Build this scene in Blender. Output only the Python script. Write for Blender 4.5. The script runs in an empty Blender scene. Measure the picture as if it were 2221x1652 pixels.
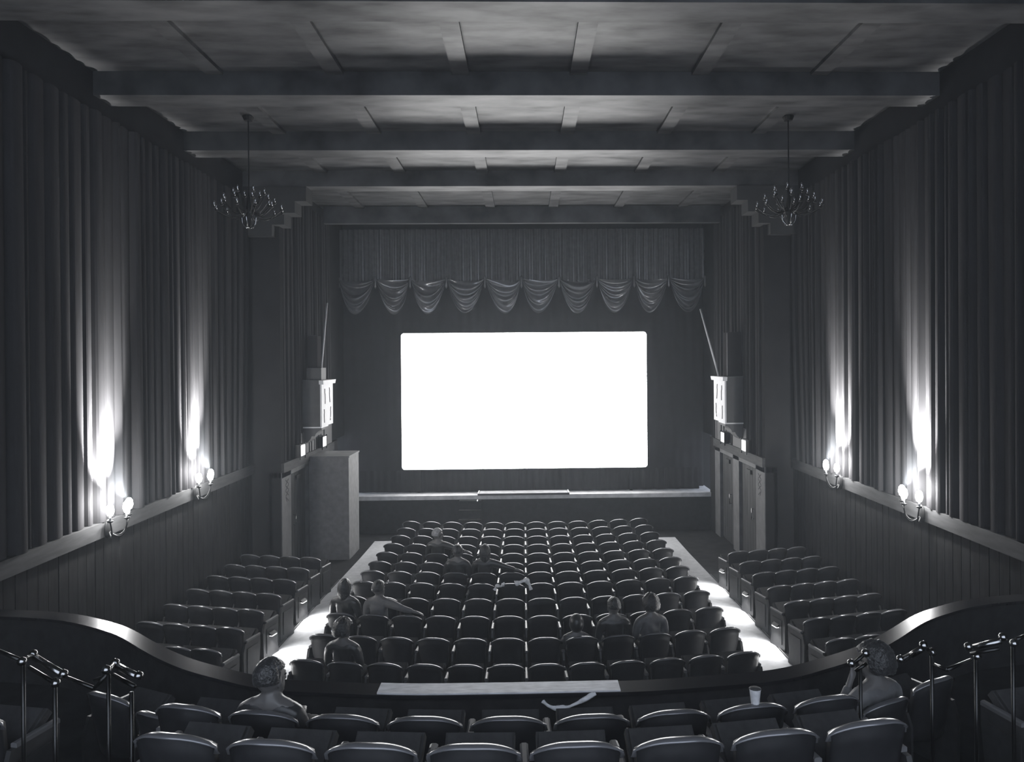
import bpy, bmesh, math, random
from mathutils import Vector, Matrix

random.seed(7)
PI = math.pi
R = math.radians
C = bpy.context.scene.collection
scene = bpy.context.scene

# ------------------------------------------------------------------ camera, light, exposure
W, H, F = 2221, 1652, 1650.0
YAW, ROLL = R(1.4), R(0.45)
PPX, PPY = 1137 + F * math.tan(YAW), 779.0
CAM = Vector((0, 0, 4.95))
RM = Matrix.Rotation(-YAW, 4, 'Z') @ Matrix.Rotation(R(90), 4, 'X') @ Matrix.Rotation(-ROLL, 4, 'Z')
cd = bpy.data.cameras.new('camera')
cam = bpy.data.objects.new('camera', cd)
C.objects.link(cam)
cam.matrix_world = Matrix.Translation(CAM) @ RM
cd.sensor_fit = 'HORIZONTAL'
cd.sensor_width = 36
cd.lens = F / W * 36
cd.shift_x = -(PPX - W / 2) / W
cd.shift_y = (PPY - H / 2) / W
cd.clip_start = 0.05
scene.camera = cam

world = bpy.data.worlds.new('world')
scene.world = world
world.use_nodes = True
world.node_tree.nodes['Background'].inputs[0].default_value = (0.86, 0.96, 1.14, 1)
WORLD = 2.3  # added ambient fill from the open rear, lifts the dark foreground
world.node_tree.nodes['Background'].inputs[1].default_value = WORLD

SCREEN_L = 9.0        # light given off by the projected picture
ADDED_HAZE = 0.0034
SCONCE_W = 9500.0
AISLE_W = 95.0

scene.view_settings.view_transform = 'Standard'
scene.view_settings.look = 'None'
scene.view_settings.exposure = 0.0
scene.view_settings.gamma = 1.0
scene.cycles.use_denoising = True
scene.cycles.max_bounces = 4
scene.cycles.adaptive_threshold = 0.02
scene.cycles.volume_bounces = 0
scene.cycles.sample_clamp_indirect = 4.0
scene.cycles.caustics_reflective = False
scene.cycles.caustics_refractive = False


def at(px, py, Y):
    """point of the place at world depth Y seen at photo pixel (px, py)"""
    d = RM.to_3x3() @ Vector(((px - PPX) / F, -(py - PPY) / F, -1))
    t = (Y - CAM.y) / d.y
    return CAM + d * t


# ------------------------------------------------------------------ materials
def mat(name, col, rough=0.7, metal=0.0, noise=0.0, scale=6.0, bump=0.0, spec=0.5, sheen=0.0, stretch=(1, 1, 1), detail=4, coat=0.0, glossvar=0):
    m = bpy.data.materials.new(name)
    m.use_nodes = True
    nt = m.node_tree
    b = nt.nodes['Principled BSDF']
    if not isinstance(col, tuple):
        col = (col, col * 1.0, col * 1.02)
    b.inputs['Base Color'].default_value = (*col, 1)
    b.inputs['Roughness'].default_value = rough
    b.inputs['Metallic'].default_value = metal
    b.inputs['Specular IOR Level'].default_value = spec
    if sheen:
        b.inputs['Sheen Weight'].default_value = sheen
    if coat:
        b.inputs['Coat Weight'].default_value = coat
    tc = nt.nodes.new('ShaderNodeTexCoord')
    mp = nt.nodes.new('ShaderNodeMapping')
    mp.inputs['Scale'].default_value = stretch
    nt.links.new(tc.outputs['Object'], mp.inputs[0])
    nz = nt.nodes.new('ShaderNodeTexNoise')
    nz.inputs['Scale'].default_value = scale
    nz.inputs['Detail'].default_value = detail
    nt.links.new(mp.outputs[0], nz.inputs['Vector'])
    if noise:
        cr = nt.nodes.new('ShaderNodeMapRange')
        cr.inputs['From Min'].default_value = 0.3
        cr.inputs['From Max'].default_value = 0.7
        cr.inputs['To Min'].default_value = 1 - noise
        cr.inputs['To Max'].default_value = 1 + noise
        nt.links.new(nz.outputs['Fac'], cr.inputs['Value'])
        mx = nt.nodes.new('ShaderNodeVectorMath')
        mx.operation = 'SCALE'
        mx.inputs[0].default_value = col
        nt.links.new(cr.outputs[0], mx.inputs['Scale'])
        nt.links.new(mx.outputs[0], b.inputs['Base Color'])
    if glossvar:
        c2 = nt.nodes.new('ShaderNodeMapRange')
        c2.inputs['From Min'].default_value = 0.3
        c2.inputs['From Max'].default_value = 0.7
        c2.inputs['To Min'].default_value = spec * (1 - glossvar)
        c2.inputs['To Max'].default_value = spec * (1 + glossvar)
        nt.links.new(nz.outputs['Fac'], c2.inputs['Value'])
        nt.links.new(c2.outputs[0], b.inputs['Specular IOR Level'])
    if bump:
        bp = nt.nodes.new('ShaderNodeBump')
        bp.inputs['Strength'].default_value = bump
        bp.inputs['Distance'].default_value = 0.02
        nt.links.new(nz.outputs['Fac'], bp.inputs['Height'])
        nt.links.new(bp.outputs[0], b.inputs['Normal'])
    return m


def emit(name, col, strength):
    m = bpy.data.materials.new(name)
    m.use_nodes = True
    nt = m.node_tree
    b = nt.nodes['Principled BSDF']
    b.inputs['Base Color'].default_value = (*col, 1)
    b.inputs['Emission Color'].default_value = (*col, 1)
    b.inputs['Emission Strength'].default_value = strength
    return m


M = {}
M['ceiling'] = mat('ceiling_paint', 0.042, 0.5, noise=0.4, scale=1.5, detail=10, stretch=(1, 2.6, 1), spec=0.5, glossvar=.55)
M['wall'] = mat('wall_paint', 0.02, 1.0, spec=0.0, noise=0.15, scale=2)
M['curtain'] = mat('curtain_cloth', (0.028, 0.0275, 0.0285), 1.0, noise=0.12, spec=0.0, scale=3, stretch=(4, 4, 0.4))
M['wainscot'] = mat('wainscot_boards', 0.010, 0.8, spec=0.05, noise=0.5, scale=5, stretch=(3, 3, 0.6), detail=6)
M['rail'] = mat('timber_rail', 0.04, 0.7, spec=0.1, noise=0.3, scale=3, stretch=(3, 0.7, 5), detail=8)
M['floor'] = mat('floor_boards', 0.02, 0.9, spec=0.05, noise=0.3, scale=4)
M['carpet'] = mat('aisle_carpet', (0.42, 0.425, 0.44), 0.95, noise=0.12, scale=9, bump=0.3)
M['trim_metal'] = mat('edge_strip', 0.35, 0.3, 0.8)
M['stage'] = mat('stage_floor', 0.65, 0.5, noise=0.2, scale=5)
M['fascia'] = mat('stage_fascia', 0.02, 0.9, spec=0.05, noise=0.25, scale=8)
M['mask'] = mat('masking_cloth', (0.025, 0.024, 0.025), 1.0, spec=0.0, noise=0.08, scale=4)
M['valance'] = mat('valance_satin', (0.11, 0.11, 0.112), 0.26, 0.2, noise=0.15, scale=8, spec=1.0)
M['swag'] = mat('swag_satin', (0.2, 0.2, 0.203), 0.22, 0.45, noise=0.1, scale=8, spec=1.0)
M['seat_back'] = mat('seat_vinyl', (0.016, 0.0163, 0.0175), 0.55, noise=0.15, scale=9, spec=0.12)
M['rim'] = mat('seat_rim', (0.17, 0.17, 0.18), 0.22, 0.4)
M['cushion'] = mat('seat_cloth', 0.03, 0.9, noise=0.2, scale=20, bump=0.2)
M['arm'] = mat('armrest_wood', (0.1, 0.1, 0.103), 0.35, noise=0.15, scale=12, stretch=(1, 0.3, 1))
M['iron'] = mat('cast_iron', 0.03, 0.5, 0.2, noise=0.2, scale=15)
M['case'] = mat('pale_panel', 0.6, 0.7, noise=0.06, scale=6)
M['case_dark'] = mat('dark_case', 0.05, 0.7, noise=0.15, scale=5)
M['corbel'] = mat('corbel_paint', 0.035, 0.8, noise=0.1, scale=3, spec=.2)
M['post'] = mat('door_posts', 0.1, 0.7, noise=0.2, scale=4, spec=.2)
M['plaster'] = mat('plaster_grey', 0.08, 0.8, noise=0.1, scale=3)
M['cabinet'] = mat('cabinet_paint', 0.115, 0.8, noise=0.2, scale=7, bump=0.1)
M['door'] = mat('door_wood', 0.03, 0.7, spec=0.2, noise=0.35, scale=3, stretch=(2, 2, 0.5), detail=7)
M['dark'] = mat('dark_slot', 0.012, 0.8)
M['brass'] = mat('brass_tube', (0.3, 0.3, 0.3), 0.2, 1.0)
M['black_metal'] = mat('black_metal', 0.01, 0.4, 0.0, spec=.2)
M['glassball'] = mat('bulb_glass', 0.5, 0.06, 0.9)
M['cap'] = mat('varnished_cap', (0.012, 0.012, 0.014), 0.19, noise=0.1, scale=4, spec=0.32)
M['highlight'] = mat('ledge_highlight_tone', 0.8, 0.45, spec=1.0, noise=0.22, scale=7, stretch=(1.2, 4, 4), detail=9)
M['skin'] = mat('skin', (0.12, 0.115, 0.112), 0.45, noise=0.05)
M['hair_dark'] = mat('hair_dark', 0.025, 0.3, sheen=0.1, noise=0.4, scale=40, bump=0.8)
M['hair_pale'] = mat('hair_pale', 0.3, 0.4, sheen=.2, noise=0.4, scale=40, bump=0.8)
M['jacket'] = mat('jacket_cloth', 0.025, 0.4, noise=0.2, scale=10, bump=0.2, sheen=0.08)
M['jacket_pale'] = mat('jacket_pale', 0.1, 0.6, sheen=0.2, noise=0.2, scale=10, bump=0.3)
M['trousers'] = mat('trousers_cloth', 0.04, 0.8, noise=0.2, scale=10)
M['cloth_pale'] = mat('pale_cloth', 0.8, 0.8, noise=0.15, scale=20, bump=0.4)
M['screen'] = emit('projected_light', (1.0, 1.0, 1.0), SCREEN_L)
M['glow'] = emit('lamp_shade_glow', (1, 1, 1), 26.0)
M['exit'] = emit('lit_sign_glow', (1, 1, 1), 2.2)
M['lens'] = emit('aisle_lens', (1, 1, 1), 5.0)


# ------------------------------------------------------------------ mesh helpers
class MB:
    def __init__(s):
        s.v, s.f = [], []

    def quad(s, a, b, c, d):
        n = len(s.v)
        s.v += [tuple(a), tuple(b), tuple(c), tuple(d)]
        s.f.append((n, n + 1, n + 2, n + 3))

    def box(s, x0, x1, y0, y1, z0, z1, mtx=None):
        n = len(s.v)
        p = [(x0, y0, z0), (x1, y0, z0), (x1, y1, z0), (x0, y1, z0), (x0, y0, z1), (x1, y0, z1), (x1, y1, z1), (x0, y1, z1)]
        if mtx is not None:
            p = [tuple(mtx @ Vector(q)) for q in p]
        s.v += p
        for f in ((0, 3, 2, 1), (4, 5, 6, 7), (0, 1, 5, 4), (1, 2, 6, 5), (2, 3, 7, 6), (3, 0, 4, 7)):
            s.f.append(tuple(n + i for i in f))
        return s

    def prism(s, poly, axis, a, b):
        """poly of 2D points extruded along axis (0 x, 1 y, 2 z) from a to b"""
        n, k = len(s.v), len(poly)
        for t in (a, b):
            for p in poly:
                q = list(p)
                q.insert(axis, t)
                s.v.append(tuple(q))
        s.f.append(tuple(n + i for i in range(k)))
        s.f.append(tuple(n + k + i for i in reversed(range(k))))
        for i in range(k):
            j = (i + 1) % k
            s.f.append((n + i, n + j, n + k + j, n + k + i))
        return s

    def tube(s, pts, r, seg=8, r2=None, caps=True, flat=None):
        """round tube along pts; r a number or list; flat=(rx, rz) gives an elliptic section (side, up)"""
        pts = [Vector(p) for p in pts]
        n0 = len(s.v)
        k = len(pts)
        up0 = Vector((0, 0, 1))
        for i, p in enumerate(pts):
            t = (pts[min(i + 1, k - 1)] - pts[max(i - 1, 0)]).normalized()
            u = up0 if abs(t.dot(up0)) < 0.95 else Vector((0, 1, 0))
            a = t.cross(u).normalized()
            b = a.cross(t).normalized()
            rr = r[i] if isinstance(r, (list, tuple)) else r
            ra, rb = (rr, rr) if flat is None else (flat[0], flat[1])
            for j in range(seg):
                g = 2 * PI * j / seg
                s.v.append(tuple(p + a * ra * math.cos(g) + b * rb * math.sin(g)))
        for i in range(k - 1):
            for j in range(seg):
                q = (j + 1) % seg
                s.f.append((n0 + i * seg + j, n0 + i * seg + q, n0 + (i + 1) * seg + q, n0 + (i + 1) * seg + j))
        if caps:
            s.f.append(tuple(n0 + j for j in reversed(range(seg))))
            s.f.append(tuple(n0 + (k - 1) * seg + j for j in range(seg)))
        return s

    def lathe(s, prof, c=(0, 0, 0), seg=16):
        """prof: (r, z) from bottom to top"""
        n0 = len(s.v)
        for r, z in prof:
            for j in range(seg):
                g = 2 * PI * j / seg
                s.v.append((c[0] + r * math.cos(g), c[1] + r * math.sin(g), c[2] + z))
        for i in range(len(prof) - 1):
            for j in range(seg):
                q = (j + 1) % seg
                s.f.append((n0 + i * seg + j, n0 + i * seg + q, n0 + (i + 1) * seg + q, n0 + (i + 1) * seg + j))
        s.f.append(tuple(n0 + j for j in reversed(range(seg))))
        s.f.append(tuple(n0 + (len(prof) - 1) * seg + j for j in range(seg)))
        return s

    def grid(s, fn, nu, nv):
        n0 = len(s.v)
        for j in range(nv + 1):
            for i in range(nu + 1):
                s.v.append(tuple(fn(i / nu, j / nv)))
        for j in range(nv):
            for i in range(nu):
                a = n0 + j * (nu + 1) + i
                s.f.append((a, a + 1, a + nu + 2, a + nu + 1))
        return s

    def mesh(s, name, m, smooth=False, recalc=True):
        me = bpy.data.meshes.new(name)
        me.from_pydata(s.v, [], s.f)
        if recalc:
            bm = bmesh.new()
            bm.from_mesh(me)
            bmesh.ops.recalc_face_normals(bm, faces=bm.faces)
            bm.to_mesh(me)
            bm.free()
        me.materials.append(m)
        if smooth:
            me.polygons.foreach_set('use_smooth', [True] * len(me.polygons))
        return me

    def build(s, name, m, parent=None, smooth=False, recalc=True, solid=0):
        o = bpy.data.objects.new(name, s.mesh(name, m, smooth, recalc))
        C.objects.link(o)
        if parent:
            o.parent = parent
        if solid:
            md = o.modifiers.new('solidify', 'SOLIDIFY')
            md.thickness = solid
            md.offset = 0
        return o


def box(*a):
    return MB().box(*a)


def tag(o, label=None, cat=None, group=None, kind=None):
    if label:
        o['label'] = label
    if cat:
        o['category'] = cat
    if group:
        o['group'] = group
    if kind:
        o['kind'] = kind
    return o


def thing(name, label, cat, loc=(0, 0, 0), rz=0, group=None):
    o = bpy.data.objects.new(name, None)
    o.empty_display_size = 0.1
    C.objects.link(o)
    o.location = loc
    o.rotation_euler = (0, 0, rz)
    return tag(o, label, cat, group)


def struct(o):
    o['kind'] = 'structure'
    return o


def copy_tree(o, parent=None):
    c = o.copy()
    C.objects.link(c)
    if parent:
        c.parent = parent
    for ch in list(o.children):
        copy_tree(ch, c)
    return c


def aim(o, d):
    o.rotation_euler = Vector(d).to_track_quat('-Z', 'Y').to_euler()


ORD = ['first', 'second', 'third', 'fourth', 'fifth', 'sixth', 'seventh', 'eighth', 'ninth', 'tenth', 'eleventh', 'twelfth']

# ------------------------------------------------------------------ room measures
ZB, ZP = 8.85, 9.20           # beam underside, ceiling panel
XM, XI = 6.2, 5.5             # main side wall, inner side wall
YS, YE = 17.35, 21.9          # where the wall steps in, where it ends at the stage
YB = 23.6                     # back curtain of the stage
RZ0, RZ1 = 2.42, 2.64         # timber rail
Y0 = 2.4                      # room is modelled from here on
FL = [(0, 0.1), (6, 0.1), (10, 0.08), (14.5, 0.04), (17, -0.02), (19.8, -0.1), (22.4, -0.12)]


def fz(y):
    for (a, za), (b, zb) in zip(FL, FL[1:]):
        if y <= b:
            return za + (zb - za) * (y - a) / (b - a)
    return FL[-1][1]


# ------------------------------------------------------------------ floor
mb = MB()
for (a, za), (b, zb) in zip(FL, FL[1:]):
    mb.quad((-XM - .3, a, za), (XM + .3, a, za), (XM + .3, b, zb), (-XM - .3, b, zb))
for (a, za), (b, zb) in zip(FL, FL[1:]):
    mb.quad((-XM - .3, a, -.5), (-XM - .3, b, -.5), (XM + .3, b, -.5), (XM + .3, a, -.5))
struct(mb.build('floor', M['floor']))


def strip(x0, x1, y0, y1, h, name, m, n=14):
    """a thin strip lying on the raked floor"""
    mb = MB()
    ys = [y0 + (y1 - y0) * i / n for i in range(n + 1)]
    for a, b in zip(ys, ys[1:]):
        mb.box(x0, x1, a, b, 0, h)
        k = len(mb.v) - 8
        for q in range(8):
            x, y, z = mb.v[k + q]
            mb.v[k + q] = (x, y, z + fz(y))
    return mb.build(name, m)


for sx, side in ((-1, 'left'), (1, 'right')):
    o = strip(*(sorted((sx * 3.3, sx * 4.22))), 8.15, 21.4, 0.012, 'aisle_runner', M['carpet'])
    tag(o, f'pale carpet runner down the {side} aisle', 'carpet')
    o = strip(*(sorted((sx * 4.235, sx * 4.25))), 8.2, 17.4, 0.02, 'edge_strip', M['trim_metal'])
    tag(o, f'thin metal strip along the outer edge of the {side} aisle carpet', 'edge strip')

YR = -1.2   # rear left open behind this line to let the world fill in
for sx, side in ((-1, 'left'), (1, 'right')):
    struct(box(*sorted((sx * (XM + .05), sx * (XM + .3))), YR, 7.2, .1, ZP + .1).build('wall_' + side, M['wall']))
struct(box(-XM - .2, XM + .2, YR, 7.0, ZP, ZP + .15).build('ceiling', M['wall']))
# ------------------------------------------------------------------ ceiling with beams
struct(box(-XM - .2, XM + .2, 7.0, YB + .3, ZP, ZP + .15).build('ceiling', M['ceiling']))
BY = [8.30, 11.24, 14.18, 17.12]
for k, y in enumerate(BY):
    o = box(-XM - .1, XM + .1, y, y + .5, ZB, ZP + .05).build('ceiling_beam', M['ceiling'])
    tag(struct(o), f'broad transverse ceiling beam, {ORD[3 - k]} from the stage', 'beam', 'ceiling beams')
ys = [6.9] + [b for y in BY for b in (y, y + .5)] + [21.1]
for (a, b) in [(ys[i], ys[i + 1]) for i in range(0, len(ys), 2)]:
    for x0, x1 in ((-4.62, -4.37), (-2.87, -2.62), (-1.03, -.78), (.71, .96), (2.52, 2.77), (4.3, 4.55)):
        o = box(x0, x1, a - .02, b + .02, ZP - .05, ZP + .02).build('ceiling_batten', M['ceiling'])
        tag(struct(o), 'flat ceiling batten running towards the stage', 'batten', 'ceiling battens')
# header over the stage opening
struct(tag(box(-XI, XI, 21.1, 21.3, 8.74, ZP + .02).build('stage_header', M['ceiling']), 'dark lintel over the stage opening', 'lintel'))

# stepped corbels at the ends of the last beam
for sx, side in ((-1, 'left'), (1, 'right')):
    poly = [(4.84, ZB), (4.84, 8.52), (5.09, 8.52), (5.09, 8.5), (5.09, 8.26), (5.33, 8.26), (5.33, 8.0), (5.6, 8.0), (5.6, 7.75), (XM + .1, 7.75), (XM + .1, ZB)]
    mb = MB().prism([(sx * x, z) for x, z in poly], 1, 17.1, 17.62)
    tag(struct(mb.build('stepped_corbel', M['corbel'])), f'stepped corbel under the {side} end of the last beam', 'corbel')

# ------------------------------------------------------------------ side walls
YN = 8.2    # side walls are seen from about here on


def planks(sx, x, y0, y1, z0, z1, w, name, m, depth=.03):
    mb = MB()
    mb.box(*sorted((sx * (x + .001), sx * (x + .2))), y0, y1, z0, z1)
    y = y0
    while y < y1 - .02:
        e = min(y + w - .014, y1)
        mb.box(*sorted((sx * (x - depth + random.uniform(-.004, .004)), sx * (x + .01))), y, e, z0, z1)
        y += w
    return mb.build(name, m)


for sx, side in ((-1, 'left'), (1, 'right')):
    struct(box(*sorted((sx * (XM + .05), sx * (XM + .3))), YN - 1.0, YS + .3, RZ1, ZP + .1).build('wall_' + side, M['wall']))
    struct(planks(sx, XM, YN - 1.0, YS, -.2, RZ0 + .02, .215, f'wall_{side}_wainscot', M['wainscot']))
    struct(box(*sorted((sx * (XI + .02), sx * (XM + .3))), YS, YS + .25, -.4, 8.5).build('wall_' + side, M['wall']))
    struct(box(*sorted((sx * (XI + .1), sx * (XI + .35))), YS + .25, YB + .2, RZ1, ZP + .1).build('wall_' + side, M['wall']))
    o = box(*sorted((sx * (XM - .09), sx * (XM + .1))), YN - 1.0, YS, RZ0, RZ1).build('timber_rail', M['rail'])
    tag(struct(o), f'broad timber rail above the boarding of the {side} wall', 'rail')
    o = box(*sorted((sx * (XI - .05), sx * (XI + .2))), YS + .002, YE, RZ0, RZ1).build('timber_rail', M['rail'])
    tag(struct(o), f'timber rail over the doors on the {side} side near the stage', 'rail')

struct(box(-XM - .5, XM + .5, YB + .1, YB + .3, -.5, ZP + .2).build('wall_back', M['wall']))

# inner side wall below the rail: posts, doors
DOORS = [(18.02, 19.45), (20.0, 21.35)]
n_door = 1
for sx, side in ((-1, 'left'), (1, 'right')):
    X = lambda a, b: sorted((sx * a, sx * b))
    mb = MB()
    for a, b in ((YS + .002, DOORS[0][0]), (DOORS[0][1], DOORS[1][0]), (DOORS[1][1], YE)):
        mb.box(*X(XI, XI + .3), a, b, -.4, RZ0 + .01)
    mb.box(*X(XI + .22, XI + .3), YS, YE, -.4, RZ0)
    mb.box(*X(XI, XI + .3), YS, YE, 2.3, RZ0 + .01)
    struct(mb.build('wall_' + side, M['post']))
    for a, b in DOORS:
        d = struct(box(*X(XI + .1, XI + .16), a + .02, b - .02, -.1, 2.3).build(f'door_{n_door}', M['door']))
        n_door += 1
        # two leaves with boards
        mb = MB()
        for k in range(6):
            ya = a + .04 + k * (b - a - .08) / 6
            mb.box(*X(XI + .075, XI + .11), ya + .006, ya + (b - a - .08) / 6 - .006, -.05, 2.26)
        mb.build('door_boards', M['door'], d)
        mb = box(*X(XI + .03, XI + .09), (a + b) / 2 - .16, (a + b) / 2 + .16, 2.08, 2.18)
        mb.build('door_closer', M['dark'], d)
        mb = MB()
        yh = a + .42
        mb.tube([(sx * (XI + .02), yh, 1.0), (sx * (XI + .02), yh, 1.28)], .012)
        mb.tube([(sx * (XI + .02), yh, 1.02), (sx * (XI + .09), yh, 1.02)], .01)
        mb.tube([(sx * (XI + .02), yh, 1.26), (sx * (XI + .09), yh, 1.26)], .01)
        mb.build('door_handle', M['brass'], d, True)
    # painted mark on the first post
    mb = MB()
    for k in range(4):
        z = 2.22 - k * .13
        y = 17.72
        for (ya, za, yb, zb) in ((y - .1, z, y + .1, z - .11), (y + .1, z, y - .1, z - .11) if k < 3 else (y - .1, z, y - .02, z - .11)):
            dvy, dvz = yb - ya, zb - za
            L = math.hypot(dvy, dvz)
            ny, nz = -dvz / L * .012, dvy / L * .012
            mb.prism([(ya + ny, za + nz), (yb + ny, zb + nz), (yb - ny, zb - nz), (ya - ny, za - nz)], 0, sx * (XI - .004), sx * (XI + .002))
    tag(mb.build('painted_mark', M['dark']), f'dark crossed brush marks painted on the post of the {side} doors', 'painted mark')

# ------------------------------------------------------------------ curtains
def pleats(length, wmin, wmax, depth, seed):
    rnd = random.Random(seed)
    out, s = [], 0.0
    while s < length:
        w = rnd.uniform(wmin, wmax)
        d = depth * rnd.uniform(.45, 1.0)
        out.append((s, w, d, rnd.uniform(.35, .8)))
        s += w
    return out


def pleat_at(pl, s):
    for (a, w, d, k) in pl:
        if a <= s < a + w:
            t = (s - a) / w
            return d * (math.sin(PI * t ** k)) ** .55 if 0 < t < 1 else 0
    return 0


def wall_drape(sx, x, y0, y1, z0, z1, wmin, wmax, depth, seed, name, m, slant=0.0, step=.022):
    L = y1 - y0
    pl = pleats(L, wmin, wmax, depth, seed)
    nu = int(L / step)

    def fn(u, v):
        s = u * L
        d = pleat_at(pl, s) * (0.75 + .25 * (1 - v))
        y = y0 + s
        e = max(0, 1 - (L - s) / 1.2)
        y += e * slant * math.sin(v * PI * .55)
        return (sx * (x - .012 - d), y, z0 + (z1 - z0) * v)
    return MB().grid(fn, nu, 10).build(name, m, smooth=False, recalc=False)


for sx, side in ((-1, 'left'), (1, 'right')):
    o = wall_drape(sx, XM + .04, YN - .9, 16.9, RZ1 + .005, 8.6, .11, .34, .16, 11 + sx, 'wall_curtain', M['curtain'], slant=.35)
    tag(o, f'tall pleated curtain covering the {side} side wall above the timber rail', 'curtain')
    o = wall_drape(sx, XI + .09, YS + .26, YE, RZ1 + .005, 8.9, .13, .3, .13, 23 + sx, 'wall_curtain', M['curtain'])
    tag(o, f'narrow pleated curtain above the {side} doors beside the stage', 'curtain')

# ------------------------------------------------------------------ stage
struct(box(-XI - .1, XI + .1, 22.4, YB + .1, .85, .97).build('stage_floor', M['stage']))
struct(box(-XI - .1, XI + .1, 22.42, 22.5, -.4, .85).build('stage_front', M['fascia']))
for sx, side in ((-1, 'left'), (1, 'right')):
    struct(box(*sorted((sx * XI, sx * (XI + .3))), YE, 22.5, -.4, RZ1).build('stage_wing_' + side, M['mask']))
mb = box(*[at(1036, 1074, 22.3).x, at(1235, 1073, 22.3).x], 22.3, 22.8, .975, 1.03)
pf = mb.build('platform', M['plaster'])
tag(pf, 'low slatted platform at the middle of the stage edge', 'platform')
xa, xb = at(1036, 1074, 22.3).x, at(1235, 1073, 22.3).x
for x in (xa, xb - .035):
    box(x, x + .035, 22.3, 22.8, 1.03, 1.045).build('white_edging', M['cloth_pale'], pf)
mb = MB()
for k in range(9):
    mb.box(xa + .05, xb - .05, 22.32 + k * .052, 22.35 + k * .052, 1.03, 1.036)
mb.build('slats', M['stage'], pf)
# steps up to the stage
p = at(1008, 1108, 21.7)
st = thing('stage_steps', 'short flight of dark steps up to the stage, left of the platform', 'steps', (p.x + .12, 21.65, fz(21.7)))
for k in range(4):
    box(-.32, .32, k * .19, .76, k * .24, (k + 1) * .24).build('step', M['fascia'], st)
box(-.32, -.14, .0, .17, .242, .252).build('tread_mat', M['cloth_pale'], st)
box(.2, .23, .42, .62, .96, .985).build('nosing', M['cloth_pale'], st)

# masking cloth round the screen and curtain behind
SX0, SX1 = at(871, 870, 22.95).x, at(1403, 870, 22.95).x
SZ0, SZ1 = at(1137, 1015.5, 22.95).z, at(1137, 721, 22.95).z


def backdrop(u, v):
    x = -XI - .05 + (2 * XI + .1) * u
    return (x, YB - .03 - .006 * math.sin(x * 9.5) - .004 * math.sin(x * 23 + 1), .972 + (8.2) * v)


o = MB().grid(backdrop, 420, 2).build('backdrop_curtain', M['mask'], recalc=False)
tag(o, 'dark curtain hanging across the whole stage behind the screen', 'curtain')


def rrect(x0, x1, z0, z1, r, n=6):
    pts = []
    for cx, cz, a0 in ((x1 - r, z0 + r, -90), (x1 - r, z1 - r, 0), (x0 + r, z1 - r, 90), (x0 + r, z0 + r, 180)):
        for k in range(n + 1):
            a = R(a0 + 90 * k / n)
            pts.append((cx + r * math.cos(a), cz + r * math.sin(a)))
    return pts


scr = thing('cinema_screen', 'bright blank cinema screen at the centre of the stage', 'screen', ((SX0 + SX1) / 2, 22.95, .972))
cx = (SX0 + SX1) / 2
zb = .972
mb = MB()
poly = rrect(SX0 - cx, SX1 - cx, SZ0 - zb, SZ1 - zb, .09)
mb.v = [(x, -.012, z) for x, z in poly]
mb.f = [tuple(range(len(poly)))]
mb.build('picture', M['screen'], scr, recalc=False)
mb = MB().prism([(SX0 - cx - .03, SZ0 - zb - .03), (SX1 - cx + .03, SZ0 - zb - .03), (SX1 - cx + .03, SZ1 - zb + .03), (SX0 - cx - .03, SZ1 - zb + .03)], 1, -.01, .06)
mb.build('screen_backing', M['mask'], scr)
for x in (-3.2, 3.2):
    box(x - .04, x + .04, .0, .05, 0, SZ0 - zb).build('leg', M['black_metal'], scr)
# low dark flats beneath and beside the picture
def flat_cloth(x0, x1, z0, z1, y, name, label):
    L = x1 - x0
    def fn(u, v):
        x = x0 + L * u
        return (x, y - .012 * math.sin(x * 14) - .008 * math.sin(x * 31 + 2), z0 + (z1 - z0) * v)
    o = MB().grid(fn, max(10, int(L * 26)), 2).build(name, M['mask'], recalc=False)
    tag(o, label, 'curtain')
flat_cloth(SX0 - 1.6, SX1 + 1.6, .975, SZ0 - .04, 23.06, 'masking_skirt', 'dark skirt cloth below the screen')

# ------------------------------------------------------------------ swagged valance
VY = 23.36
JX = [at(x, 612, VY).x for x in (736, 815.6, 891, 969, 1052, 1131, 1212, 1294, 1374.5, 1449, 1527)]
ZJ = at(1131, 603, VY).z
ZS = at(1131, 680, VY).z
VT = 8.95


def val_body(u, v):
    x = JX[0] - .35 + (JX[-1] - JX[0] + .7) * u
    return (x, VY - .02 - .03 * math.sin(x * 40) - .02 * math.sin(x * 17.3 + 1) , ZJ - .12 + (VT - ZJ + .12) * v)


va = thing('valance', 'gathered stage valance with swags hanging over the screen', 'valance', (0, 0, 0))
MB().grid(val_body, 620, 2).build('gathered_cloth', M['valance'], va, recalc=False)
for k in range(10):
    x0, x1 = JX[k], JX[k + 1]
    rnd = random.Random(40 + k)
    ph = [rnd.uniform(0, 6.3) for _ in range(5)]
    amp = [rnd.uniform(.6, 1.2) for _ in range(5)]
    skew = rnd.uniform(-.12, .12)

    def sw(u, v, x0=x0, x1=x1, ph=ph, amp=amp, skew=skew):
        # v: 0 top edge (joints) .. 1 lowest fold ; folds run as catenaries from joint to joint
        w = 4 * u * (1 - u)
        t = u + skew * w * .5
        drop = (ZJ - ZS) * (w ** .8) * (.12 + .88 * v ** .9)
        gath = .3 + .7 * (w ** .5)
        x = x0 + (x1 - x0) * (.5 + (t - .5) * (1 - .03 * v))
        fold = sum(a * math.sin(v * f_ + p + (u - .5) * g) for a, f_, p, g in zip(amp, (9, 17, 26), ph, (.6, 1.6, -1.8)))
        y = VY - .05 - gath * (.13 * math.sin(v * PI * .85) + .06 * fold)
        z = ZJ + .06 * (1 - v) * w - drop + .012 * math.cos(v * 22 + ph[3]) * w
        return (x, y, z)
    MB().grid(sw, 28, 40).build('swag', M['swag'], va, smooth=True, recalc=False)
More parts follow.
